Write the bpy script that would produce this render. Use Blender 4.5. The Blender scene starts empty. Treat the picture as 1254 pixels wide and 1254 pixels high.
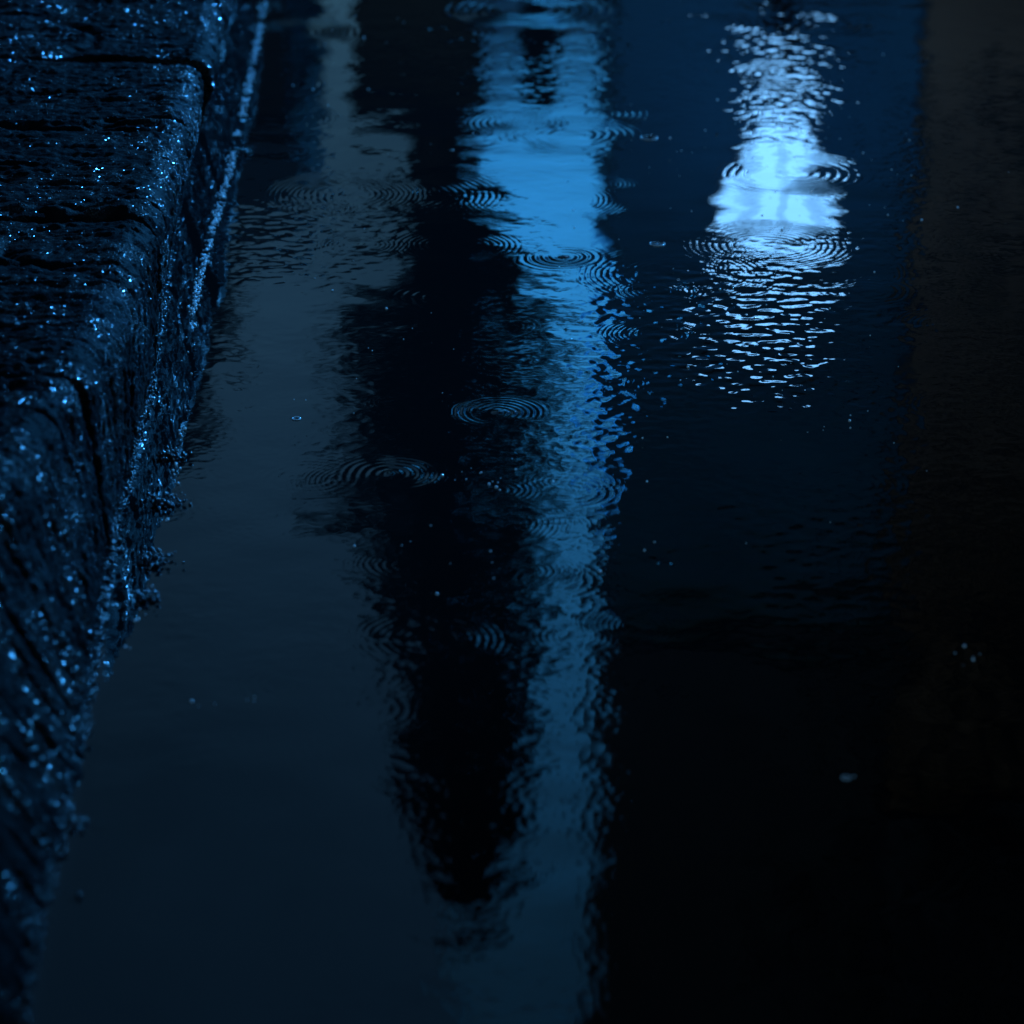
import bpy, math, random
import numpy as np
from mathutils import Vector

random.seed(7)
rng = np.random.default_rng(7)
R = math.radians
scene = bpy.context.scene
COL = scene.collection

# ------------------------------------------------------------------ camera numbers
CAM_H = 0.60                 # eye height over the water, crouching at the kerb
PITCH = R(21.5)              # looking down
FOV = R(18.0)
FPX = 627.0 / math.tan(FOV / 2)
KERB_AZ = math.atan((535 - 627) / FPX / math.cos(PITCH) )   # direction the kerb runs

def ray(x, y):
    """view direction through a point of the 1254 px frame, camera looking along +Y and down"""
    dx, dy = (x - 627) / FPX, -(y - 627) / FPX
    return Vector((dx, math.cos(PITCH) + dy * math.sin(PITCH), -math.sin(PITCH) + dy * math.cos(PITCH)))

def ground(x, y, z=0.0):
    d = ray(x, y)
    t = (CAM_H - z) / -d.z
    return Vector((d.x * t, d.y * t, z))

def mirrored(x, y, Y):
    """where something at distance Y stands when the water shows it there"""
    d = ray(x, y)
    t = Y / d.y
    return Vector((d.x * t, Y, -d.z * t - CAM_H))

# ------------------------------------------------------------------ scene helpers
def tag(o, label=None, cat=None, group=None, kind=None):
    if label: o['label'] = label
    if cat: o['category'] = cat
    if group: o['group'] = group
    if kind: o['kind'] = kind
    return o

def thing(name, loc, label, cat, group=None, rz=0.0):
    o = bpy.data.objects.new(name, None)
    COL.objects.link(o)
    o.location = loc
    o.rotation_euler = (0, 0, rz)
    return tag(o, label, cat, group)

def link_mesh(name, me, mat, parent=None, smooth=False):
    if mat: me.materials.append(mat)
    if smooth:
        me.polygons.foreach_set('use_smooth', np.ones(len(me.polygons), bool))
    o = bpy.data.objects.new(name, me)
    COL.objects.link(o)
    if parent:
        o.parent = parent
    return o

class MB:
    """collects simple shapes and links them as one mesh object"""
    def __init__(self): self.v, self.f = [], []
    def box(self, c, s, taper=1.0):
        b = len(self.v)
        for dz in (-1, 1):
            k = taper if dz > 0 else 1.0
            for dx, dy in ((-1, -1), (1, -1), (1, 1), (-1, 1)):
                self.v.append((c[0] + dx * s[0] / 2 * k, c[1] + dy * s[1] / 2 * k, c[2] + dz * s[2] / 2))
        for q in ((3, 2, 1, 0), (4, 5, 6, 7), (0, 1, 5, 4), (1, 2, 6, 5), (2, 3, 7, 6), (3, 0, 4, 7)):
            self.f.append(tuple(b + i for i in q))
        return self
    def lathe(self, prof, c=(0, 0, 0), n=24):
        b = len(self.v)
        for r, z in prof:
            for i in range(n):
                a = 2 * math.pi * i / n
                self.v.append((c[0] + r * math.cos(a), c[1] + r * math.sin(a), c[2] + z))
        for j in range(len(prof) - 1):
            for i in range(n):
                k = (i + 1) % n
                self.f.append((b + j * n + i, b + j * n + k, b + (j + 1) * n + k, b + (j + 1) * n + i))
        self.f.append(tuple(b + i for i in reversed(range(n))))
        self.f.append(tuple(b + (len(prof) - 1) * n + i for i in range(n)))
        return self
    def tube(self, pts, rad, n=10):
        pts = [Vector(p) for p in pts]
        b = len(self.v)
        for j, p in enumerate(pts):
            d = (pts[min(j + 1, len(pts) - 1)] - pts[max(j - 1, 0)]).normalized()
            u = d.orthogonal().normalized()
            w = d.cross(u)
            r = rad[j] if isinstance(rad, (list, tuple)) else rad
            for i in range(n):
                a = 2 * math.pi * i / n
                self.v.append(tuple(p + u * (r * math.cos(a)) + w * (r * math.sin(a))))
        for j in range(len(pts) - 1):
            for i in range(n):
                k = (i + 1) % n
                self.f.append((b + j * n + i, b + j * n + k, b + (j + 1) * n + k, b + (j + 1) * n + i))
        self.f.append(tuple(b + i for i in reversed(range(n))))
        self.f.append(tuple(b + (len(pts) - 1) * n + i for i in range(n)))
        return self
    def build(self, name, mat, parent=None, smooth=False):
        me = bpy.data.meshes.new(name)
        me.from_pydata(self.v, [], self.f)
        me.update()
        return link_mesh(name, me, mat, parent, smooth)

def np_mesh(name, verts, quads=None, tris=None):
    me = bpy.data.meshes.new(name)
    verts = np.ascontiguousarray(verts, np.float32)
    nq = 0 if quads is None else len(quads)
    nt = 0 if tris is None else len(tris)
    loops = np.concatenate([a.reshape(-1) for a in (quads, tris) if a is not None]).astype(np.int32)
    start = np.concatenate([np.arange(nq) * 4, nq * 4 + np.arange(nt) * 3]).astype(np.int32)
    me.vertices.add(len(verts)); me.vertices.foreach_set('co', verts.reshape(-1))
    me.loops.add(len(loops)); me.loops.foreach_set('vertex_index', loops)
    me.polygons.add(nq + nt); me.polygons.foreach_set('loop_start', start)
    me.update(calc_edges=True)
    me.validate()
    return me

# ------------------------------------------------------------------ lattice noise
def hash3(ix, iy, iz):
    n = (ix.astype(np.int64) * 374761393 + iy.astype(np.int64) * 668265263 + iz.astype(np.int64) * 2147483647) & 0xFFFFFFFF
    n = ((n ^ (n >> 13)) * 1274126177) & 0xFFFFFFFF
    n = n ^ (n >> 16)
    return (n & 0xFFFF) / 32767.5 - 1.0

def noise2(x, y, seed=0):
    ix, iy = np.floor(x), np.floor(y)
    fx, fy = x - ix, y - iy
    fx = fx * fx * fx * (fx * (fx * 6 - 15) + 10)
    fy = fy * fy * fy * (fy * (fy * 6 - 15) + 10)
    z = np.full_like(ix, seed)
    a, b = hash3(ix, iy, z), hash3(ix + 1, iy, z)
    c, d = hash3(ix, iy + 1, z), hash3(ix + 1, iy + 1, z)
    return (a + (b - a) * fx) * (1 - fy) + (c + (d - c) * fx) * fy

def fbm2(x, y, seed=0, n=3):
    s, a = 0.0, 1.0
    for k in range(n):
        s = s + a * noise2(x * 2 ** k + 17.3 * k, y * 2 ** k + 5.1 * k, seed + k)
        a *= 0.5
    return s

# ------------------------------------------------------------------ materials
def mat(name, base=(0.1, 0.1, 0.1), rough=0.6, var=0.25, scale=3.0, bump=0.0, bump_scale=40.0, metal=0.0, ior=1.5, coat=0.0):
    m = bpy.data.materials.new(name)
    m.use_nodes = True
    nt = m.node_tree
    b = nt.nodes['Principled BSDF']
    b.inputs['Roughness'].default_value = rough
    b.inputs['Metallic'].default_value = metal
    b.inputs['IOR'].default_value = ior
    b.inputs['Coat Weight'].default_value = coat
    b.inputs['Coat Roughness'].default_value = 0.12
    tc = nt.nodes.new('ShaderNodeTexCoord')
    nz = nt.nodes.new('ShaderNodeTexNoise')
    nz.inputs['Scale'].default_value = scale
    nz.inputs['Detail'].default_value = 6
    nt.links.new(tc.outputs['Object'], nz.inputs['Vector'])
    rp = nt.nodes.new('ShaderNodeValToRGB')
    rp.color_ramp.elements[0].position = 0.3
    rp.color_ramp.elements[1].position = 0.7
    rp.color_ramp.elements[0].color = (*[c * (1 - var) for c in base], 1)
    rp.color_ramp.elements[1].color = (*[min(1, c * (1 + var)) for c in base], 1)
    nt.links.new(nz.outputs['Fac'], rp.inputs['Fac'])
    nt.links.new(rp.outputs['Color'], b.inputs['Base Color'])
    if bump:
        nb = nt.nodes.new('ShaderNodeTexNoise')
        nb.inputs['Scale'].default_value = bump_scale
        nb.inputs['Detail'].default_value = 4
        nt.links.new(tc.outputs['Object'], nb.inputs['Vector'])
        bp = nt.nodes.new('ShaderNodeBump')
        bp.inputs['Strength'].default_value = bump
        bp.inputs['Distance'].default_value = 1.0 / bump_scale
        nt.links.new(nb.outputs['Fac'], bp.inputs['Height'])
        nt.links.new(bp.outputs['Normal'], b.inputs['Normal'])
    return m

def glow(name, col, strength):
    m = bpy.data.materials.new(name)
    m.use_nodes = True
    b = m.node_tree.nodes['Principled BSDF']
    b.inputs['Base Color'].default_value = (*col, 1)
    b.inputs['Emission Color'].default_value = (*col, 1)
    b.inputs['Emission Strength'].default_value = strength
    return m

M = {}
M['stone'] = mat('wet_stone', (0.005, 0.0055, 0.006), 0.55, 0.5, 60, 0.6, 900, ior=1.2)
def add_mica(m, scale, tilt, rough, weight):
    """wet crystal facets: each cell of the coat leans its own way, so single grains flash"""
    nt = m.node_tree
    b = nt.nodes['Principled BSDF']
    tc = nt.nodes.new('ShaderNodeTexCoord')
    vo = nt.nodes.new('ShaderNodeTexVoronoi'); vo.inputs['Scale'].default_value = scale
    nt.links.new(tc.outputs['Object'], vo.inputs['Vector'])
    sub = nt.nodes.new('ShaderNodeVectorMath'); sub.operation = 'SUBTRACT'; sub.inputs[1].default_value = (.5, .5, .5)
    nt.links.new(vo.outputs['Color'], sub.inputs[0])
    sc = nt.nodes.new('ShaderNodeVectorMath'); sc.operation = 'SCALE'; sc.inputs['Scale'].default_value = tilt
    nt.links.new(sub.outputs[0], sc.inputs[0])
    ge = nt.nodes.new('ShaderNodeNewGeometry')
    ad = nt.nodes.new('ShaderNodeVectorMath'); ad.operation = 'ADD'
    nt.links.new(sc.outputs[0], ad.inputs[0]); nt.links.new(ge.outputs['Normal'], ad.inputs[1])
    no = nt.nodes.new('ShaderNodeVectorMath'); no.operation = 'NORMALIZE'
    nt.links.new(ad.outputs[0], no.inputs[0])
    nt.links.new(no.outputs[0], b.inputs['Coat Normal'])
    # only some grains, in drifts
    pn = nt.nodes.new('ShaderNodeTexNoise'); pn.inputs['Scale'].default_value = 28; pn.inputs['Detail'].default_value = 3
    nt.links.new(tc.outputs['Object'], pn.inputs['Vector'])
    mr = nt.nodes.new('ShaderNodeMapRange'); mr.inputs['From Min'].default_value = .46; mr.inputs['From Max'].default_value = .62; mr.inputs['To Max'].default_value = weight
    nt.links.new(pn.outputs['Fac'], mr.inputs['Value'])
    wn = nt.nodes.new('ShaderNodeTexWhiteNoise')
    nt.links.new(vo.outputs['Position'], wn.inputs['Vector'])
    gt = nt.nodes.new('ShaderNodeMath'); gt.operation = 'GREATER_THAN'; gt.inputs[1].default_value = 0.58
    nt.links.new(wn.outputs['Value'], gt.inputs[0])
    mu = nt.nodes.new('ShaderNodeMath'); mu.operation = 'MULTIPLY'
    nt.links.new(gt.outputs[0], mu.inputs[0]); nt.links.new(mr.outputs[0], mu.inputs[1])
    nt.links.new(mu.outputs[0], b.inputs['Coat Weight'])
    b.inputs['Coat Roughness'].default_value = rough
    b.inputs['Coat IOR'].default_value = 1.5
add_mica(M['stone'], 1900, 1.2, 0.18, 0.6)
M['stone'].node_tree.nodes['Principled BSDF'].inputs['Specular IOR Level'].default_value = 0.03
M['grit'] = mat('wet_grit', (0.02, 0.02, 0.022), 0.26, 0.4, 200, ior=1.4)
M['paving'] = mat('wet_paving', (0.03, 0.03, 0.033), 0.35, 0.4, 12, 0.5, 120)
M['asphalt'] = mat('wet_asphalt', (0.035, 0.036, 0.04), 0.4, 0.3, 30, 0.6, 250)
M['bark'] = mat('bark', (0.035, 0.028, 0.022), 0.8, 0.4, 20, 0.8, 60)
M['leaf'] = mat('dark_leaf', (0.012, 0.02, 0.012), 0.6, 0.5, 8)
M['pale_wall'] = mat('pale_render', (0.42, 0.58, 0.66), 0.85, 0.10, 1.2, 0.3, 60)
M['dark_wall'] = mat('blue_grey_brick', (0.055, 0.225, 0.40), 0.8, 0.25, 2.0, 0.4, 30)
M['brown_wall'] = mat('brown_brick', (0.34, 0.20, 0.135), 0.85, 0.25, 1.5, 0.4, 30)
M['black_wall'] = mat('soot_brick', (0.03, 0.033, 0.04), 0.85, 0.25, 2.0, 0.4, 30)
M['roof'] = mat('slate_roof', (0.06, 0.066, 0.075), 0.6, 0.3, 6, 0.3, 20)
M['frame'] = mat('painted_frame', (0.05, 0.05, 0.055), 0.5, 0.15, 8)
M['glass'] = mat('dark_glass', (0.01, 0.012, 0.014), 0.08, 0.1, 2)
M['metal'] = mat('dark_metal', (0.02, 0.02, 0.022), 0.4, 0.2, 12, metal=0.6)
M['lamp_glass'] = glow('lit_blue_glass', (0.17, 0.50, 1.0), 8.0)
M['flood_glass'] = glow('flood_glass', (0.06, 0.36, 1.0), 4.0)

def water_material():
    m = bpy.data.materials.new('puddle_water')
    m.use_nodes = True
    nt = m.node_tree
    b = nt.nodes['Principled BSDF']
    b.inputs['Base Color'].default_value = (0.0022, 0.0024, 0.0026, 1)
    b.inputs['Roughness'].default_value = 0.02
    b.inputs['IOR'].default_value = 1.333
    return m
M['water'] = water_material()

# ------------------------------------------------------------------ the kerb line in kerb coordinates: s along, t to the right
KD = Vector((math.sin(KERB_AZ), math.cos(KERB_AZ), 0))
KR = Vector((KD.y, -KD.x, 0))
def to_kerb(p): return p.dot(KD), p.dot(KR)

water_px = [(338, -70), (325, 0), (314, 60), (300, 130), (284, 200), (262, 280), (246, 340), (237, 385), (229, 460), (222, 540),
            (214, 600), (196, 690), (166, 770), (150, 840), (132, 905), (102, 1000), (72, 1110), (54, 1254), (40, 1400)]
RIDGE_H = 0.092
# the edge seen in the water is the mirrored top edge of the kerb; the foot stands straight under it
WL = sorted(to_kerb(ground(x, y, -RIDGE_H * (1 - min(1, max(0, (y - 640) / 360))))) for x, y in water_px)
ws, wt = np.array([a for a, _ in WL]), np.array([b for _, b in WL])
def waterline(s): return np.interp(s, ws, wt) - 0.006

ridge_px = [(283, -60), (266, 0), (252, 70), (222, 160), (205, 210), (182, 270), (160, 330), (132, 390), (98, 455), (62, 505), (22, 560), (-40, 650), (-110, 760)]
RG = sorted(to_kerb(ground(x, y, RIDGE_H)) for x, y in ridge_px)
rs, rt = np.array([a for a, _ in RG]), np.array([b for _, b in RG])
def ridge(s): return np.interp(s, rs, rt)

# ------------------------------------------------------------------ water
def build_water():
    X0, X1, Y0, Y1 = -0.46, 0.62, 0.86, 3.05
    DX, DY = 0.0010, 0.0013
    xs = np.arange(X0, X1, DX); ys = np.arange(Y0, Y1, DY)
    X, Y = np.meshgrid(xs, ys)
    ny, nx = X.shape
    # random chop: three bands of wavelength, made in frequency space
    ky = np.fft.fftfreq(ny, DY)[:, None]; kx = np.fft.rfftfreq(nx, DX)[None, :]
    k = np.sqrt(kx ** 2 + ky ** 2)
    def band(lam, width, aniso=1.0):
        kk = np.sqrt((kx * aniso) ** 2 + ky ** 2)
        spec = np.exp(-0.5 * ((np.log(np.maximum(kk, 1e-6) * lam)) / width) ** 2)
        ph = np.exp(2j * np.pi * rng.random(spec.shape)) * rng.rayleigh(1.0, spec.shape)
        h = np.fft.irfft2(spec * ph, s=(ny, nx))
        gy, gx = np.gradient(h, DY, DX)
        return h / np.sqrt((gx ** 2 + gy ** 2).mean())          # unit rms slope
    fine, mid, long_ = band(0.0085, 0.5, 1.0), band(0.019, 0.5, 1.1), band(0.07, 0.4, 1.2)
    # where the water is stirred: soft patches seen in the photo
    patch = np.zeros_like(X)
    for px, py, rx, ry, a in [(425, 265, 95, 55, 2.8), (630, 640, 110, 130, .85), (540, 440, 150, 150, .6), (920, 405, 165, 85, 4.2), (955, 250, 80, 22, -1.0), (930, 460, 150, 50, 2.4), (1110, 240, 60, 200, 2.0), (900, 590, 170, 120, 1.0), (350, 330, 60, 60, .8), (540, 780, 130, 60, 1.0),
                              (790, 740, 80, 110, .8), (960, 60, 110, 65, 3.2), (960, 160, 60, 30, .8), (620, 60, 200, 90, 1.0), (280, 330, 70, 120, 1.0), (720, 330, 90, 160, .5),
                              (1100, 650, 160, 160, .7), (560, 960, 150, 160, .7), (250, 640, 60, 130, .7), (800, 960, 90, 160, .5)]:
        c = ground(px, py)
        sl = math.hypot(c.y, CAM_H)
        wx = rx / FPX * sl
        wy = ry / FPX * sl / (CAM_H / sl)
        patch += a * np.exp(-((X - c.x) / wx) ** 2 - ((Y - c.y) / wy) ** 2)
    var = 0.55 + 0.45 * fbm2(X * 14, Y * 8, 3, 2)
    patch = (0.30 + patch) * np.clip(var, 0.1, 1.6)
    patch = np.maximum(patch, 0.08)
    Z = fine * 0.0050 * np.minimum(patch, 1.3) + mid * 0.0085 * np.minimum(patch, 4.2) + long_ * 0.0030
    # very short ripples close by, that the lens smears into soft edges
    soft = np.full_like(X, 0.12)
    for px, py, rx, ry in [(770, 1000, 160, 190), (560, 1050, 150, 120), (300, 1100, 200, 120), (1110, 260, 70, 220), (780, 760, 90, 150), (430, 880, 120, 200), (300, 600, 110, 200)]:
        c = ground(px, py)
        sl = math.hypot(c.y, CAM_H)
        soft += np.exp(-((X - c.x) / (rx / FPX * sl)) ** 2 - ((Y - c.y) / (ry / FPX * sl * sl / CAM_H)) ** 2)
    Z += band(0.0055, 0.3) * 0.0065 * np.minimum(soft, 1.2) * np.clip(0.6 + 0.6 * noise2(X * 30, Y * 16, 12), 0.1, 1.3)
    # rings left by the raindrops: centre, outer half-width, number of crests, slope
    rings = [(690, 315, 44, 3.2, .060, 0), (610, 505, 58, 5.5, .120, 0), (478, 580, 62, 4.5, .075, 0), (455, 590, 100, 7, .030, .5),
             (420, 238, 104, 8, .050, .35), (975, 213, 95, 5.5, .019, .1), (480, 240, 135, 8, .022, .35), (700, 165, 95, 5, .022, .3), (835, 335, 130, 8, .022, .4), (940, 300, 110, 7, .018, .35), (600, 640, 110, 7, .014, .4), (800, 356, 62, 5, .060, .3), (808, 410, 72, 6.5, .070, .3),
             (868, 400, 60, 6, .045, .3), (783, 766, 72, 6, .060, .25), (525, 783, 95, 5, .050, .3), (816, 690, 18, 2, .08, 0),
             (965, 92, 75, 4, .028, .2), (635, 150, 60, 4, .035, .3), (742, 140, 60, 4, .040, .3), (640, 12, 95, 4, .050, .3), (480, 690, 60, 5, .055, .4),
             (700, 590, 60, 4, .030, .4), (560, 40, 50, 3, .03, .3), (870, 30, 60, 3.5, .045, .2), (1010, 30, 60, 3, .03, .2), (730, 225, 55, 4, .045, .5),
             (985, 330, 120, 8, .030, .5), (880, 470, 140, 10, .022, .5), (805, 299, 9, 1, .10, 0), (445, 300, 60, 6, .05, .3), (395, 255, 50, 5, .045, .2),
             (660, 245, 120, 6, .02, .6), (360, 40, 80, 5, .03, .3), (235, 850, 40, 4, .03, .2), (1160, 700, 120, 7, .02, .5), (360, 512, 8, 1, .06, 0),
             (640, 700, 75, 6, .035, .3), (700, 780, 60, 4, .02, .3), (610, 600, 50, 4, .06, .2), (560, 300, 80, 5, .02, .4), (1185, 400, 90, 6, .012, .4)]
    for k in range(90):                                       # the fainter marks of the steady rain
        px, py = random.uniform(230, 1240), random.uniform(-20, 720) if k < 76 else random.uniform(700, 1200)
        if random.random() < .35: px = random.uniform(300, 820)
        rings.append((px, py, random.uniform(16, 75), random.uniform(2, 5.5), random.uniform(.004, .016), random.uniform(.1, .6)))
    for px, py, rx, n, slope, hole in rings:
        c = ground(px, py)
        sl = math.hypot(c.y, CAM_H)
        ro = rx / FPX * sl
        lam = ro * (1 - hole) / n
        lam = max(lam, 0.0034)
        i0, i1 = np.searchsorted(xs, [c.x - ro * 1.5, c.x + ro * 1.5]); j0, j1 = np.searchsorted(ys, [c.y - ro * 1.5, c.y + ro * 1.5])
        if i1 <= i0 or j1 <= j0: continue
        x, y = X[j0:j1, i0:i1], Y[j0:j1, i0:i1]
        th = np.arctan2(y - c.y, x - c.x)
        p1, p2 = rng.random(2) * 6.28
        r = np.hypot(x - c.x, y - c.y) * (1 + 0.02 * np.sin(2 * th + p1)) + lam * (.16 if rx < 200 else .55) * noise2(x / lam * .45, y / lam * .45, int(px))
        env = 1 / (1 + np.exp((r - ro) / (lam * .35))) * (1 / (1 + np.exp(-(r - ro * hole) / (lam * .6))) if hole else 1.0)
        ang = 0.7 + 0.35 * np.sin(th + p2) + 0.25 * np.sin(3 * th + p1) + .8 * noise2(x / lam * .3 + 7, y / lam * .3, int(py))
        chirp = r + 0.22 * r * r / ro
        Z[j0:j1, i0:i1] += 1.5 * slope * lam / 6.283 * np.cos(6.283 * chirp / lam) * env * np.clip(ang, .0, 1.3)
        if not hole and rx > 30:                                 # the little crater in the middle
            Z[j0:j1, i0:i1] += 0.0005 * np.exp(-(r / 0.0025) ** 2)
    # water climbing the stones
    S = X * KD.x + Y * KD.y
    T = X * KR.x + Y * KR.y
    dist = T - waterline(S)
    Z += 0.0004 * np.exp(-np.maximum(dist, 0) / 0.003)
    edge = np.minimum(np.minimum(X - X0, X1 - X), np.minimum(Y - Y0, Y1 - Y))
    Z *= np.clip(edge / 0.03, 0, 1)
    idx = np.arange(nx * ny).reshape(ny, nx)
    quads = np.stack([idx[:-1, :-1], idx[:-1, 1:], idx[1:, 1:], idx[1:, :-1]], -1).reshape(-1, 4)
    verts = np.stack([X, Y, Z], -1).reshape(-1, 3)
    # the still rest of the puddle, round the stirred part
    xe, ye = xs[-1], ys[-1]
    ox0, ox1, oy0, oy1 = -0.46, 2.6, -0.8, 6.0
    b = len(verts)
    extra = np.array([(ox0, oy0, 0), (ox1, oy0, 0), (ox1, Y0, 0), (ox0, Y0, 0), (xe, Y0, 0), (xe, ye, 0), (ox1, ye, 0), (ox0, ye, 0), (ox1, oy1, 0), (ox0, oy1, 0)], float)
    eq = b + np.array([(0, 1, 2, 3), (4, 2, 6, 5), (7, 6, 8, 9)])
    me = np_mesh('water', np.concatenate([verts, extra]), np.concatenate([quads, eq]))
    o = link_mesh('water', me, M['water'], smooth=True)
    tag(o, 'dark rain puddle with ring ripples reflecting a blue lit street', 'water', kind='structure')
    return lambda x, y: float(Z[min(max(int((y - Y0) / DY), 0), ny - 1), min(max(int((x - X0) / DX), 0), nx - 1)])
water_z = build_water()

# ------------------------------------------------------------------ kerb stones
glints_pts = []      # points on the stones where water beads sit: (pos, normal)
def kerb_stone(s0, s1, dh, dt, seed, label):
    gap = 0.0012
    s0 += gap; s1 -= gap
    ns = max(40, int((s1 - s0) / 0.0011))
    # profile parameter: -0.06 .. face .. arris .. top .. back
    h = RIDGE_H + dh
    vface = np.arange(0, 1, 0.0011 / (h + 0.05))
    S = np.linspace(s0, s1, ns)
    rad = 0.016 + 0.005 * random.random()
    # straight outline first: face from (tw,-.05) to (tr,h), top back to (tr-.34,h)
    m_face, m_arc, m_top = 140, 30, 230
    prof_t, prof_z, nt_, nz_ = [], [], [], []
    sm = (s0 + s1) / 2
    tw = waterline(S); tr = ridge(S) + dt + 0.002
    fx = (tr - tw) / h                                   # lean of the face, per metre of height
    rows = []
    lean = math.atan(float(np.mean(fx)))
    nf = (math.cos(lean), -math.sin(lean) * -1)          # outward normal of the face (t, z)
    arc0, arc1 = lean * -1, math.pi / 2                  # angle of the normal above the horizontal
    P_t, P_z, N_t, N_z, V = [], [], [], [], []
    a_start = -lean
    ct, cz = tr - rad * 0.9, h - rad                     # arris centre for every s
    v = 0.0
    zf0 = -0.05
    zf1 = h - rad + rad * math.sin(a_start)
    for i in range(m_face):
        q = i / m_face
        z = zf0 + (zf1 - zf0) * q
        end_t = ct + rad * math.cos(a_start)
        base_t = tw + fx * 0 + (zf0) * 0.0
        k = (z - 0.0) / (zf1 - 0.0)
        P_t.append(tw + (end_t - tw) * np.clip(k, -1, 1)); P_z.append(np.full(ns, z)); N_t.append(math.cos(a_start)); N_z.append(math.sin(a_start)); V.append(z)
    for i in range(m_arc):
        a = a_start + (math.pi / 2 - a_start) * i / m_arc
        P_t.append(ct + rad * math.cos(a)); P_z.append(np.full(ns, cz + rad * math.sin(a))); N_t.append(math.cos(a)); N_z.append(math.sin(a)); V.append(zf1 + rad * (a - a_start))
    vt0 = zf1 + rad * (math.pi / 2 - a_start)
    top_w = 0.33
    for i in range(m_top + 1):
        q = i / m_top
        P_t.append(ct - top_w * q); P_z.append(np.full(ns, h + 0.004 * q)); N_t.append(0.0); N_z.append(1.0); V.append(vt0 + top_w * q)
    PT, PZ = np.array(P_t), np.array(P_z)
    NT, NZ = np.array(N_t)[:, None] * np.ones(ns), np.array(N_z)[:, None] * np.ones(ns)
    VV, SS = np.meshgrid(np.array(V), S, indexing='ij')
    wob = 0.010 * noise2(SS * 6, VV * 9, seed + 9)
    # tooled strokes that run across the stone, over the arris and down the face
    g1 = fbm2((SS + wob) * 75, VV * 7, seed, 3)
    g2 = fbm2((SS + wob) * 190, VV * 16, seed + 20, 2)
    big = fbm2(SS * 13, VV * 13, seed + 40, 2)
    lump = fbm2(SS * 110, VV * 90, seed + 60, 3)
    grain = fbm2(SS * 420, VV * 380, seed + 80, 2)
    D = 0.0020 * big - 0.0021 * np.abs(g1) - 0.0010 * np.abs(g2) + 0.0009 * lump + 0.0006 * grain
    # a few deep splits
    split = np.clip(1 - np.abs(noise2((SS + wob) * 17, VV * 3.2, seed + 120)) / 0.06, 0, 1)
    D -= 0.0028 * split
    # ends rounded into the joint
    e = np.minimum(SS - s0, s1 - SS)
    er = 0.006
    D -= np.where(e < er, er - np.sqrt(np.maximum(er * er - (er - np.minimum(e, er)) ** 2, 0)), 0)
    T = PT + NT * D; Zz = PZ + NZ * D
    n_rows = len(V)
    # close the back and the bottom
    backT = np.stack([T[-1] - 0.004, T[-1] - 0.004, T[0]]); backZ = np.stack([Zz[-1] * 0 + h - 0.03, Zz[-1] * 0 - 0.055, Zz[0] - 0.005])
    Tall = np.concatenate([T, backT]); Zall = np.concatenate([Zz, backZ]); Sall = np.concatenate([SS, np.tile(S, (3, 1))])
    nr = len(Tall)
    PX = Sall * KD.x + Tall * KR.x; PY = Sall * KD.y + Tall * KR.y
    verts = np.stack([PX, PY, Zall], -1).reshape(-1, 3)
    idx = np.arange(nr * ns).reshape(nr, ns)
    nxt = np.roll(idx, -1, axis=0)
    quads = np.stack([idx[:, :-1], idx[:, 1:], nxt[:, 1:], nxt[:, :-1]], -1).reshape(-1, 4)[:, ::-1]
    c0, c1 = len(verts), len(verts) + 1
    verts = np.concatenate([verts, [verts[idx[:, 0]].mean(0), verts[idx[:, -1]].mean(0)]])
    tris = np.concatenate([np.stack([idx[:, 0], nxt[:, 0], np.full(nr, c0)], -1)[:, ::-1], np.stack([idx[:, -1], nxt[:, -1], np.full(nr, c1)], -1)])
    me = np_mesh('kerb_stone', verts, quads, tris)
    o = link_mesh('kerb_stone', me, M['stone'], smooth=True)
    tag(o, label, 'kerb stone', 'rough kerb stones along the puddle')
    # beads of water, mostly along the raised strokes and the arris
    W = np.clip(D + 0.004, 0, None)[:n_rows] ** 2
    arris = np.exp(-((VV - vt0 + 0.02) / 0.035) ** 2)
    W = W * (0.25 + 1.3 * arris) * (noise2(SS * 22, VV * 22, seed + 150) > -0.1) * (Zz > 0.001)
    pick = rng.choice(W.size, size=int(2600 * (s1 - s0) / 0.2), p=(W / W.sum()).reshape(-1))
    for q in pick:
        i, j = divmod(int(q), ns)
        n = KR * float(NT[i, j]) + Vector((0, 0, float(NZ[i, j])))
        glints_pts.append((Vector((float(PX[i, j]), float(PY[i, j]), float(Zall[i, j]))), n))
    return o

cuts_px = [(-260, 1000), (-40, 650), (98, 455), (186, 262), (224, 155), (252, 70), (272, -25), (290, -100), (305, -170)]
cut_s = [to_kerb(ground(x, y, RIDGE_H))[0] for x, y in cuts_px]
stone_info = [(0.003, -0.002, 'out of focus kerb stone at the low end of the kerb, its face nearly black'),
              (0.002, 0.0, 'blurred kerb stone with a rounded corner and one white glint at the frame edge'),
              (0.0, 0.001, 'sharp kerb stone with blue glitter on its upright face, above the rounded corner stone'),
              (0.001, 0.0, 'kerb stone with a bright blue patch on its face, third up from the frame edge'),
              (0.0, -0.001, 'dark kerb stone with teal beads on its edge, beside the widest ring ripple'),
              (0.0, 0.001, 'soft kerb stone next to the brightest stretch of glittering waterline'),
              (-0.002, 0.0, 'last blurred kerb stone where the kerb meets the upper frame edge'),
              (0.002, 0.0, 'kerb stone just beyond the upper frame edge')]
for i in range(len(cut_s) - 1):
    kerb_stone(cut_s[i], cut_s[i + 1], stone_info[i][0], stone_info[i][1], 300 + 37 * i, stone_info[i][2])

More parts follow.
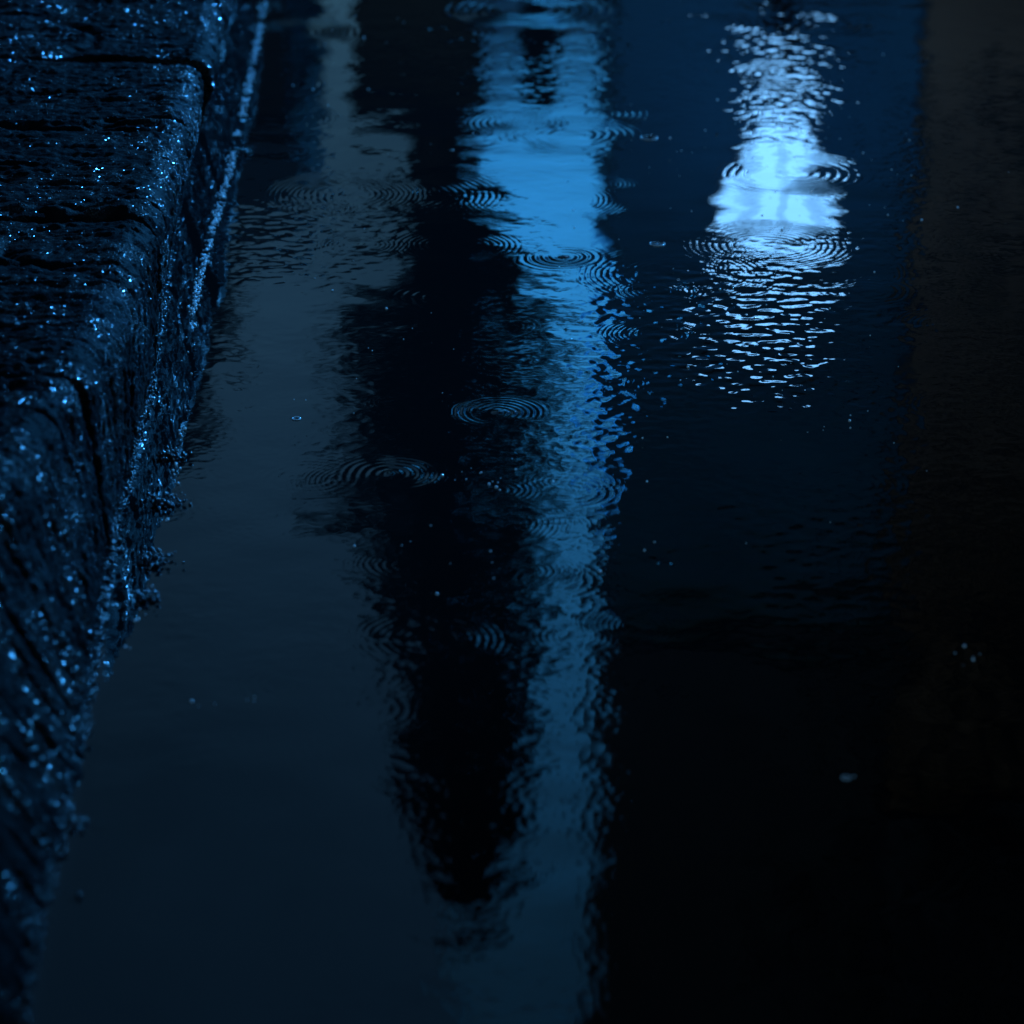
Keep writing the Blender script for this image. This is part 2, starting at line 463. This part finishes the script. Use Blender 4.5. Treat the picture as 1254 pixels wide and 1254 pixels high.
# ------------------------------------------------------------------ beads of water and grit: nobody could count them
def ico(sub=1):
    import bmesh
    bm = bmesh.new()
    bmesh.ops.create_icosphere(bm, subdivisions=sub, radius=1.0)
    v = np.array([x.co[:] for x in bm.verts]); f = np.array([[x.index for x in p.verts] for p in bm.faces])
    bm.free()
    return v, f
IV, IF = ico(2)
def scatter(name, pts, radii, flat, material, label, cat):
    n = len(pts)
    P = np.array([p[:] for p in pts]); r = np.array(radii)[:, None, None]
    V = IV[None] * r * np.array([1, 1, flat])
    if material is M['grit']:
        V = V * (1 + 0.25 * (rng.random((n, len(IV), 1)) - .5))
    V = V + P[:, None, :]
    F = IF[None] + (np.arange(n) * len(IV))[:, None, None]
    o = link_mesh(name, np_mesh(name, V.reshape(-1, 3), tris=F.reshape(-1, 3)), material, smooth=True)
    return tag(o, label, cat, kind='stuff')

M['bead'] = mat('water_bead', (0.03, 0.032, 0.035), 0.26, 0.1, 10, ior=1.4)
pts, rad = [], []
for p, n in glints_pts:
    r = 0.00018 + 0.0004 * random.random() ** 2
    pts.append(p + n * r * 0.25); rad.append(r)
scatter('water_beads', pts, rad, 0.8, M['bead'], 'tiny beads of rain glinting blue all over the wet kerb', 'water beads')

pts, rad = [], []
for k in range(5200):                                     # grit washed against the kerb
    s = random.uniform(0.95, 2.9)
    dens = 0.5 + 0.5 * float(noise2(np.array([s * 18.0]), np.array([0.5]), 77)[0])
    if random.random() > 0.25 + dens: continue
    t = float(waterline(s)) + random.gauss(-0.001, 0.0016) + 0.004 * max(0, float(noise2(np.array([s * 45.0]), np.array([2.5]), 91)[0]) - .35)
    p = KD * s + KR * t
    p.z = abs(random.gauss(0, 0.004)) if random.random() < .6 else random.uniform(-0.0005, 0.001)
    if p.z > 0.001:
        p += KR * (-0.14 * p.z)
    pts.append(p); rad.append(0.0004 + 0.0009 * random.random() ** 2)
froth, glint_r = [], []
for k in range(1150):                                      # white beads added off the kerb as painted glints of its mirrored edge
    y = random.uniform(-60, 400) if k < 1110 else random.uniform(400, 800)
    x = float(np.interp(y, [b for _, b in water_px], [a for a, _ in water_px]))
    p = ground(x + random.gauss(-1, 2.6) * (1.6 if y > 400 else 1), y)
    if float(noise2(np.array([y * .11]), np.array([3.5]), 31)[0]) < -.42: continue
    r = 0.00035 + 0.0006 * random.random() ** 2
    p.z = water_z(p.x, p.y) + r * .5
    froth.append(p); glint_r.append(r)
# clumps that stick out into the water
for px, py, n, w in [(210, 618, 120, .005), (196, 688, 90, .005), (184, 735, 60, .004), (214, 560, 80, .004), (292, 188, 50, .007), (330, 10, 40, .010), (325, 35, 30, .008), (100, 1010, 22, .004), (76, 1096, 8, .003)]:
    c = ground(px, py)
    for k in range(n):
        p = c + KR * (random.gauss(0, w) - w * .5) + KD * random.gauss(0, w * 0.8)
        p.z = abs(random.gauss(0, 0.0025))
        pts.append(p); rad.append(0.0004 + 0.0010 * random.random() ** 2)
scatter('wet_grit', pts, rad, 0.8, M['grit'], 'wet grit glittering in a thin line beside the kerb', 'grit')

M['glint_white'] = mat('white_glint', (0.75, 0.77, 0.8), 0.15, 0.1, 40, ior=1.4)  # white base colour stands in for lamp glints on beads, drops and rims
M['drop'] = mat('clear_drop', (0.95, 0.97, 1.0), 0.0, 0.0, 5, ior=1.333)
M['drop'].node_tree.nodes['Principled BSDF'].inputs['Transmission Weight'].default_value = 1.0
scatter('froth', froth, glint_r, 0.9, M['glint_white'], 'string of added white beads standing in for glints beside the kerb', 'froth')

pts, rad = [], []                                          # droplets thrown up by the rain
for px, py, n, sx, sy in [(960, 180, 60, 90, 90), (950, 330, 26, 80, 45), (800, 170, 8, 60, 60), (590, 585, 16, 30, 8), (1020, 520, 7, 25, 10), (520, 120, 12, 60, 50), (1090, 230, 12, 70, 30), (780, 330, 10, 60, 60),
                          (1185, 803, 5, 12, 4), (285, 862, 6, 25, 5), (560, 700, 8, 60, 50), (820, 640, 6, 50, 50), (950, 600, 8, 150, 70), (460, 430, 14, 60, 60), (400, 90, 6, 50, 50), (1046, 955, 1, 3, 2), (880, 450, 14, 80, 30), (365, 512, 3, 6, 2), (430, 40, 8, 40, 30)]:
    for k in range(n):
        p = ground(random.gauss(px, sx), random.gauss(py, sy))
        if to_kerb(p)[1] < float(waterline(to_kerb(p)[0])) + .004: continue
        r = 0.00028 + 0.0006 * random.random() ** 3
        p.z = water_z(p.x, p.y) + r * .4 + (abs(random.gauss(0, 0.008)) if random.random() < .3 else 0.0)
        pts.append(p); rad.append(r)
scatter('splash_droplets', pts, rad, 0.95, M['glint_white'], 'scattered splash droplets and bubbles of rain on the puddle', 'droplets')

# floating bubbles, each a thin dome with a collar
bub = None
for px, py, r, lab in [(795, 169, .0060, 'wide air bubble on dark water beside the bright lamp reflection, above the oval one'),
                       (805, 299, .0048, 'oval air bubble floating on dark water between the blue strip and the lamp reflection'),
                       (1036, 953, .0017, 'lone blue glinting bubble on the black water at lower right'),
                       (363, 513, .0022, 'tiny bubble on the calm grey reflection near the kerb')]:
    c = ground(px, py)
    o = thing('rain_bubble', (c.x, c.y, water_z(c.x, c.y)), None, None)
    prof = [(r * math.cos(math.pi / 2 * k / 8), r * 0.35 * math.sin(math.pi / 2 * k / 8)) for k in range(8)] + [(r * .02, r * .35)]
    MB().lathe(prof, n=28).build('film', M['drop'], o, smooth=True)
    ring_pts = [(r * math.cos(k * .2244), r * math.sin(k * .2244), .0003) for k in range(29)]
    MB().tube(ring_pts, [.00018 + .0002 * random.random() for _ in ring_pts], 6).build('rim', M['glint_white'], o, smooth=True)
    tag(o, lab, 'bubble', 'air bubbles on the puddle')

# ------------------------------------------------------------------ ground
def build_road():
    n = 90
    xs = np.concatenate([[-60, -20, -8], np.linspace(-0.7, 4.2, n), [8, 20, 60]])
    ys = np.concatenate([[-60, -20, -6], np.linspace(-2.0, 8.0, n), [14, 30, 80]])
    X, Y = np.meshgrid(xs, ys)
    rim = np.maximum(np.maximum((X - 1.7) / 0.7, (-0.4 - Y) / 0.4), (Y - 4.6) / 1.0) + 0.25 * fbm2(X * 2.2, Y * 2.2, 5, 3)
    Z = -0.03 + 0.06 / (1 + np.exp(-rim * 3.2)) + 0.002 * fbm2(X * 9, Y * 9, 8, 2)
    idx = np.arange(X.size).reshape(X.shape)
    q = np.stack([idx[:-1, :-1], idx[:-1, 1:], idx[1:, 1:], idx[1:, :-1]], -1).reshape(-1, 4)
    o = link_mesh('road', np_mesh('road', np.stack([X, Y, Z], -1).reshape(-1, 3), q), M['asphalt'], smooth=True)
    tag(o, 'wet dark asphalt road round the puddle', 'road', kind='structure')
build_road()
pv = MB()
a, b = KD * -3.0 + KR * -0.50, KD * 9.0 + KR * -0.50
c, d = KD * 9.0 + KR * -3.2, KD * -3.0 + KR * -3.2
pv.v = [(p.x, p.y, z) for z in (-0.05, 0.125) for p in (a, b, c, d)]
pv.f = [(3, 2, 1, 0), (4, 5, 6, 7), (0, 1, 5, 4), (1, 2, 6, 5), (2, 3, 7, 6), (3, 0, 4, 7)]
tag(pv.build('pavement', M['paving']), 'wet dark pavement behind the kerb', 'pavement', kind='structure')

# ------------------------------------------------------------------ the street across, seen only in the water
def building(name, x0, x1, y_front, depth, height, wall, label, cat='building', windows=(), roof='flat', base_z=0.02, over=0.2):
    """x in metres. windows: (x centre, sill z, width, height)"""
    t = thing(name, ((x0 + x1) / 2, y_front, base_z), label, cat)
    cx = (x0 + x1) / 2
    MB().box((0, depth / 2, height / 2), (x1 - x0, depth, height)).build('wall', M[wall], t)
    if roof == 'coping':
        MB().box((0, depth / 2, height + 0.03), (x1 - x0 + 0.06, depth + 0.06, 0.06)).build('roof', M[wall], t)
    elif roof == 'flat':
        MB().box((0, depth / 2, height + 0.10), (x1 - x0 + 0.16, depth + 0.16, 0.2)).build('roof', M['roof'], t)
    else:
        m = MB()
        w = (x1 - x0) / 2 + over
        m.v = [(-w, -0.25, height), (w, -0.25, height), (w, depth + .25, height), (-w, depth + .25, height), (-w, depth / 2, height + roof), (w, depth / 2, height + roof)]
        m.f = [(0, 1, 5, 4), (2, 3, 4, 5), (0, 4, 3), (1, 2, 5), (3, 2, 1, 0)]
        m.build('roof', M['roof'], t)
    for (wx, wz, ww, wh) in windows:
        fr = MB()
        for dx in (-1, 1): fr.box((wx - cx + dx * (ww / 2 - .03), -0.02, wz + wh / 2), (.06, .08, wh))
        for dz in (0.03, wh / 2, wh - .03): fr.box((wx - cx, -0.023, wz + dz), (ww - .12, .08, .06))
        f = fr.build('window', M['frame'], t)
        MB().box((wx - cx, -0.004, wz + wh / 2), (ww - .04, .012, wh - .04)).build('pane', M['glass'], f)
        MB().box((wx - cx, -0.06, wz - .04), (ww + .1, .14, .07)).build('sill', M['frame'], f)
    return t

def X_at(px, Y): return mirrored(px, 627, Y).x / 1.0
Yp, Yd, Yb, Yl = 16.5, 13.0, 12.9, 13.5
xp = mirrored(548, 400, Yp).x
building('pale_house', xp, xp + 4.6, Yp, 5.0, mirrored(700, 1225, Yp).z, 'pale_wall', 'tall pale rendered house flooded with blue light, seen as the bright strip in the water',
         windows=[(xp + 2.4, 2.0, 1.0, 1.5), (xp + 2.4, 5.0, 1.0, 1.5), (xp + 3.8, 2.0, 1.0, 1.5), (xp + 3.8, 5.0, 1.0, 1.5)], roof='coping')
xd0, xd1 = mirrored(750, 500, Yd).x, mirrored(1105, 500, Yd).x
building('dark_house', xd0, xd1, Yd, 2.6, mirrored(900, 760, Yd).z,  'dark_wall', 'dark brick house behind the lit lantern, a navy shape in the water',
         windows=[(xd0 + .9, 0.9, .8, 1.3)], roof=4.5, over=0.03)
xb = xd1 + 0.02
building('brown_house', xb, xb + 7.0, Yb, 1.9, mirrored(1150, 980, Yb).z,  'brown_wall', 'brown brick house at the end of the row, a dull brown reflection',
         windows=[(xb + 1.8 + 1.7 * i, z, .9, 1.5) for i in range(3) for z in (0.9, 2.9)], roof=4.5, over=0.03)
xl = mirrored(397, 200, Yl + 2.4).x
zl = mirrored(372, 150, Yl).z
building('low_house', xl - 7.0, xl, Yl, 2.4, zl, 'black_wall', 'low dark house with a pitched slate roof beyond the kerb', roof=0.9, over=0.03,
         windows=[(xl - 1.4 - 1.8 * i, 0.9, .9, 1.2) for i in range(3)])

# slim tree in front of the gap
def build_tree(Yt, cx0, name, label, n, outline, centre, rr_k, lo, hi, dens=.45, thin=0.0):
    def Z(py): return mirrored(540, py, Yt).z
    def W(npx): return npx / FPX * math.hypot(Yt, Z(400) + CAM_H)
    cx = mirrored(cx0, 400, Yt).x
    t = thing(name, (cx, Yt, 0.02), label, 'tree')
    mb = MB()
    zz = [0, 0.4, 1.0, Z(0), Z(110), Z(190), Z(300), Z((lo + hi) * .47), Z(hi - 70)]
    rr = [0.26 * rr_k, 0.21 * rr_k, 0.2 * rr_k, W(38), W(37), W(35), W(34), W(28), 0.012]
    mb.tube([(0.0 + 0.0 + 0.01 * math.sin(i * 2), 0.02 * math.cos(i), z) for i, z in enumerate(zz)], rr, 14)
    for k in range(22):
        z0 = Z(lo + 30) + (Z(hi - 120) - Z(lo + 30)) * k / 22
        a = k * 2.4
        L = 0.75 * W(outline(py_of(z0, Yt)) / 2)
        mb.tube([(0, 0, z0), (L * .5 * math.cos(a), L * .5 * math.sin(a), z0 + .06), (L * math.cos(a), L * math.sin(a), z0 + .16)], [.02, .012, .004], 6)
    mb.build('trunk', M['bark'], t, smooth=True)
    # crown: leaf-sized faces through the volume
    V, F = [], []
    for k in range(n):
        py = random.uniform(lo, hi)
        if py < 640 and random.random() < thin: continue
        z = Z(py)
        w = outline(py) / 2
        lump = 0.92 + 0.22 * math.sin(z * 9 + 1) * math.sin(z * 23) 
        a = random.uniform(0, 6.283)
        lob = 1 + 0.18 * math.sin(3 * a + z * 7) + .12 * math.sin(5 * a - z * 15)
        r = W(w) * lump * lob * (random.random() ** dens) * (1.0 if random.random() < .93 else 1.18)
        off = W(centre(py) - cx0)
        c = Vector((off + r * math.cos(a), r * math.sin(a), z + random.gauss(0, .03)))
        u = Vector((random.gauss(0, 1), random.gauss(0, 1), random.gauss(0, .6) + .4)).normalized()
        v = u.orthogonal().normalized()
        s = random.uniform(.028, .055)
        b = len(V)
        V += [tuple(c - v * s * .32), tuple(c + u * s - v * s * .05), tuple(c + u * s * 1.5 + v * s * .1), tuple(c + v * s * .36)]
        F.append((b, b + 1, b + 2, b + 3))
    me = bpy.data.meshes.new('crown'); me.from_pydata(V, [], F); me.update()
    link_mesh('crown', me, M['leaf'], t)

_op = [(205, 70), (250, 98), (300, 140), (345, 184), (380, 262), (430, 300), (500, 294), (580, 276), (700, 232), (800, 206), (900, 172), (1000, 138), (1070, 96), (1120, 24)]
_cp = [(205, 538), (250, 554), (300, 572), (345, 574), (380, 556), (430, 548), (520, 550), (620, 550), (700, 562), (900, 574), (1120, 575)]
def outline(py): return float(np.interp(py, [a for a, _ in _op], [b for _, b in _op]))
def centre(py): return float(np.interp(py, [a for a, _ in _cp], [b for _, b in _cp]))
def py_of(z, Yt):
    lo, hi = 0, 1254
    for _ in range(30):
        m = (lo + hi) / 2
        if mirrored(540, m, Yt).z < z: lo = m
        else: hi = m
    return lo
build_tree(10.0, 538, 'slim_tree', 'slim dark evergreen tree with a narrow trunk, a black silhouette in the water', 17000, outline, centre, 1.0, 205, 1120, .36)
_o2 = [(200, 120), (270, 240), (420, 220), (500, 140), (580, 50)]
build_tree(8.0, 165, 'leafy_tree', 'loose leafy tree behind the kerb, a dark mottled reflection along the foot of the kerb', 6000,
           lambda py: float(np.interp(py, [a for a, _ in _o2], [b for _, b in _o2])), lambda py: 165, 0.5, 200, 580, .6)
_o3 = [(60, 430), (200, 540), (350, 590), (520, 610), (640, 620), (760, 660), (900, 720), (1200, 760), (1500, 500), (1700, 120)]  # added tree, its sparse crown shaped to fade the brown house into dark
build_tree(9.0, 1350, 'darkening_tree', 'broad leafy tree added at the far right, its crown darkening the brown house', 21000,
           lambda py: float(np.interp(py, [a for a, _ in _o3], [b for _, b in _o3])), lambda py: 1350, 0.6, 60, 1700, .62, .74)

# street lantern in front of the dark house
def build_lantern():
    Y = 12.0
    c = mirrored(955, 205, Y)
    t = thing('street_lantern', (c.x, Y, 0.02), 'street lantern with a glowing blue white glass head on a dark post', 'street lamp')
    z0 = mirrored(955, 140, Y).z; z1 = mirrored(955, 283, Y).z
    w0 = 34 / FPX * 12.6; w1 = 70 / FPX * 12.6
    MB().lathe([(.16, 0), (.16, .12), (.09, .22), (.075, .9), (.05, 1.0), (.045, z0 - .14), (.08, z0 - .10), (.09, z0 - .03)]).build('post', M['metal'], t, smooth=True)
    MB().lathe([(w0 * .8, z0 - .03), (w0, z0), (w0 * 1.25, z0 + (z1 - z0) * .4), (w1, z0 + (z1 - z0) * .8), (w1, z1)], n=8).build('lamp_glass', M['lamp_glass'], t)
    MB().lathe([(w1 + .03, z1), (w1 + .04, z1 + .03), (w1 * .5, z1 + .13), (.04, z1 + .18), (.03, z1 + .26)], n=8).build('cap', M['metal'], t)
    fr = MB()
    for k in range(8):
        a = 2 * math.pi * k / 8
        fr.tube([((w0 + .004) * math.cos(a), (w0 + .004) * math.sin(a), z0), ((w1 + .006) * math.cos(a), (w1 + .006) * math.sin(a), z0 + (z1 - z0) * .8), ((w1 + .006) * math.cos(a), (w1 + .006) * math.sin(a), z1)], .008, 6)
    fr.build('frame', M['metal'], t)
build_lantern()

# tall cabinet in front of the tree's trunk
c0, c1 = mirrored(437, 132, 9.3), mirrored(592, 132, 9.3)
t = thing('street_cabinet', ((c0.x + c1.x) / 2, 9.3, 0.02), 'tall dark street cabinet standing in front of the slim tree', 'cabinet')
cw, ch = c1.x - c0.x, c0.z
MB().box((0, 0, .06), (cw + .08, .40, .12)).build('base', M['metal'], t)
MB().box((0, 0, .12 + (ch - .2) / 2), (cw, .34, ch - .2)).build('body', M['metal'], t)
MB().box((0, 0, ch - .04), (cw + .03, .38, .08), .92).build('lid', M['metal'], t)
d_ = MB().box((0, -.178, ch / 2), (cw - .06, .016, ch - .5)).build('door', M['frame'], t)
MB().box((cw / 2 - .07, -.196, ch / 2), (.02, .02, .12)).build('handle', M['metal'], d_)

# post by the tree
c = mirrored(660, 128, 9.0)
t = thing('steel_post', (c.x, 9.0, 0.02), 'short dark steel post with a domed cap beside the slim tree', 'post')
MB().lathe([(.09, 0), (.09, .03), (.052, .06), (.052, c.z - .10)]).build('shaft', M['metal'], t, smooth=True)
MB().lathe([(.060, c.z - .10), (.060, c.z - .05), (.045, c.z - .01), (.015, c.z)]).build('cap', M['metal'], t, smooth=True)

# ------------------------------------------------------------------ lamps
def lamp(name, kind, loc, energy, col, size, parent=None, target=None, **kw):
    l = bpy.data.lights.new(name, kind)
    l.energy = energy; l.color = col
    if kind in ('POINT', 'SPOT'): l.shadow_soft_size = size
    if kind == 'SUN': l.angle = size
    for k_, v_ in kw.items(): setattr(l, k_, v_)
    o = bpy.data.objects.new(name, l)
    COL.objects.link(o)
    o.location = loc
    if target is not None:
        o.rotation_euler = (Vector(target) - Vector(loc)).to_track_quat('-Z', 'Y').to_euler()
    return o

# floodlight on a bracket of the pale house, hidden behind the tree from here
fp = mirrored(575, 470, 13.7)
t = thing('floodlight', (fp.x, Yp, fp.z), 'blue floodlight on a bracket of the pale house, aimed back at its wall', 'floodlight')
MB().tube([(0, 0, -.15), (0, -1.2, -.2), (0, fp.y - Yp - .05, -.06)], .02, 8).build('bracket', M['metal'], t)
MB().box((0, fp.y - Yp, 0), (.26, .12, .2)).build('housing', M['metal'], t)
MB().box((0, fp.y - Yp + .068, 0), (.22, .012, .16)).build('lens', M['flood_glass'], t)
wall_hit = (mirrored(710, 560, Yp).x, Yp, mirrored(710, 560, Yp).z)
lamp('flood_lamp', 'SPOT', (fp.x, fp.y + .12, fp.z), 1450, (0.05, 0.44, 1.0), .05, target=wall_hit, spot_size=R(105), spot_blend=.9)

# added lamp, unseen off to the right, that makes the kerb glint
def side_lamp(name, x, y, z, label, energy, col):
    t = thing(name, (x, y, 0.02), label, 'street lamp')
    MB().lathe([(.12, 0), (.12, .1), (.06, .2), (.045, z - .1)]).build('post', M['metal'], t, smooth=True)
    MB().tube([(0, 0, z - .12), (-.1, 0, z + .12), (-.5, 0, z + .2), (-.62, 0, z + .18)], .03, 8).build('arm', M['metal'], t)
    MB().box((-.75, 0, z + .17), (.5, .2, .09)).build('head', M['metal'], t)
    MB().box((-.75, 0, z + .118), (.42, .15, .012)).build('lens', M['flood_glass'], t)
    lamp(name + '_light', 'SPOT', (x - .75, y, z + .02), energy, col, .08, target=(-.12, 2.22, .1), spot_size=R(8.9), spot_blend=1.0)
side_lamp('added_kerb_lamp', 5.2, 9.5, 4.2, 'unseen lamp with a flat head on an arm, added to light the kerb', 17000, (0.045, 0.37, 1.0))

# ------------------------------------------------------------------ sky and sun
SUN_EL, SUN_ROT = R(5.0), R(200)
w = bpy.data.worlds.new('World')
scene.world = w
w.use_nodes = True
nt = w.node_tree
bg = nt.nodes['Background']
sky = nt.nodes.new('ShaderNodeTexSky')
sky.sky_type = 'NISHITA'
sky.sun_disc = False
sky.dust_density = 0.2
sky.ozone_density = 1.6
sky.sun_elevation = SUN_EL
sky.sun_rotation = SUN_ROT
tint = nt.nodes.new('ShaderNodeVectorMath')          # the cold grade of the rain clouds
tint.operation = 'MULTIPLY'
tint.inputs[1].default_value = (0.43, 0.84, 1.22)
cl_tc = nt.nodes.new('ShaderNodeTexCoord')                # soft unevenness of the cloud cover
cl = nt.nodes.new('ShaderNodeTexNoise'); cl.inputs['Scale'].default_value = 5.0; cl.inputs['Detail'].default_value = 4
nt.links.new(cl_tc.outputs['Generated'], cl.inputs['Vector'])
cm = nt.nodes.new('ShaderNodeMapRange'); cm.inputs['From Min'].default_value = .3; cm.inputs['From Max'].default_value = .7
cm.inputs['To Min'].default_value = .62; cm.inputs['To Max'].default_value = 1.3
nt.links.new(cl.outputs['Fac'], cm.inputs['Value'])
cs = nt.nodes.new('ShaderNodeVectorMath'); cs.operation = 'SCALE'
nt.links.new(sky.outputs['Color'], cs.inputs[0]); nt.links.new(cm.outputs[0], cs.inputs['Scale'])
nt.links.new(cs.outputs[0], tint.inputs[0])
nt.links.new(tint.outputs[0], bg.inputs['Color'])
bg.inputs['Strength'].default_value = 0.10
lamp('sun', 'SUN', (-3.4, -9.4, .87), 0.008, (1.0, 0.95, 0.9), R(10), target=(0, 0, 0))

# ------------------------------------------------------------------ camera
cam = bpy.data.cameras.new('camera')
cam.sensor_width = cam.sensor_height = 24
cam.sensor_fit = 'HORIZONTAL'
cam.lens = 12 / math.tan(FOV / 2)
cam.clip_start = 0.05
cam.clip_end = 500
cam.dof.use_dof = True
cam.dof.focus_distance = 1.86
cam.dof.aperture_fstop = 7.0
cam.dof.aperture_blades = 7
co = bpy.data.objects.new('camera', cam)
COL.objects.link(co)
co.location = (0, 0, CAM_H)
co.rotation_euler = (math.pi / 2 - PITCH, 0, 0)
scene.camera = co

scene.view_settings.view_transform = 'Standard'
scene.view_settings.look = 'None'
scene.view_settings.gamma = 1
scene.view_settings.exposure = 0
scene.cycles.use_denoising = True
scene.cycles.max_bounces = 6
scene.cycles.sample_clamp_indirect = 8
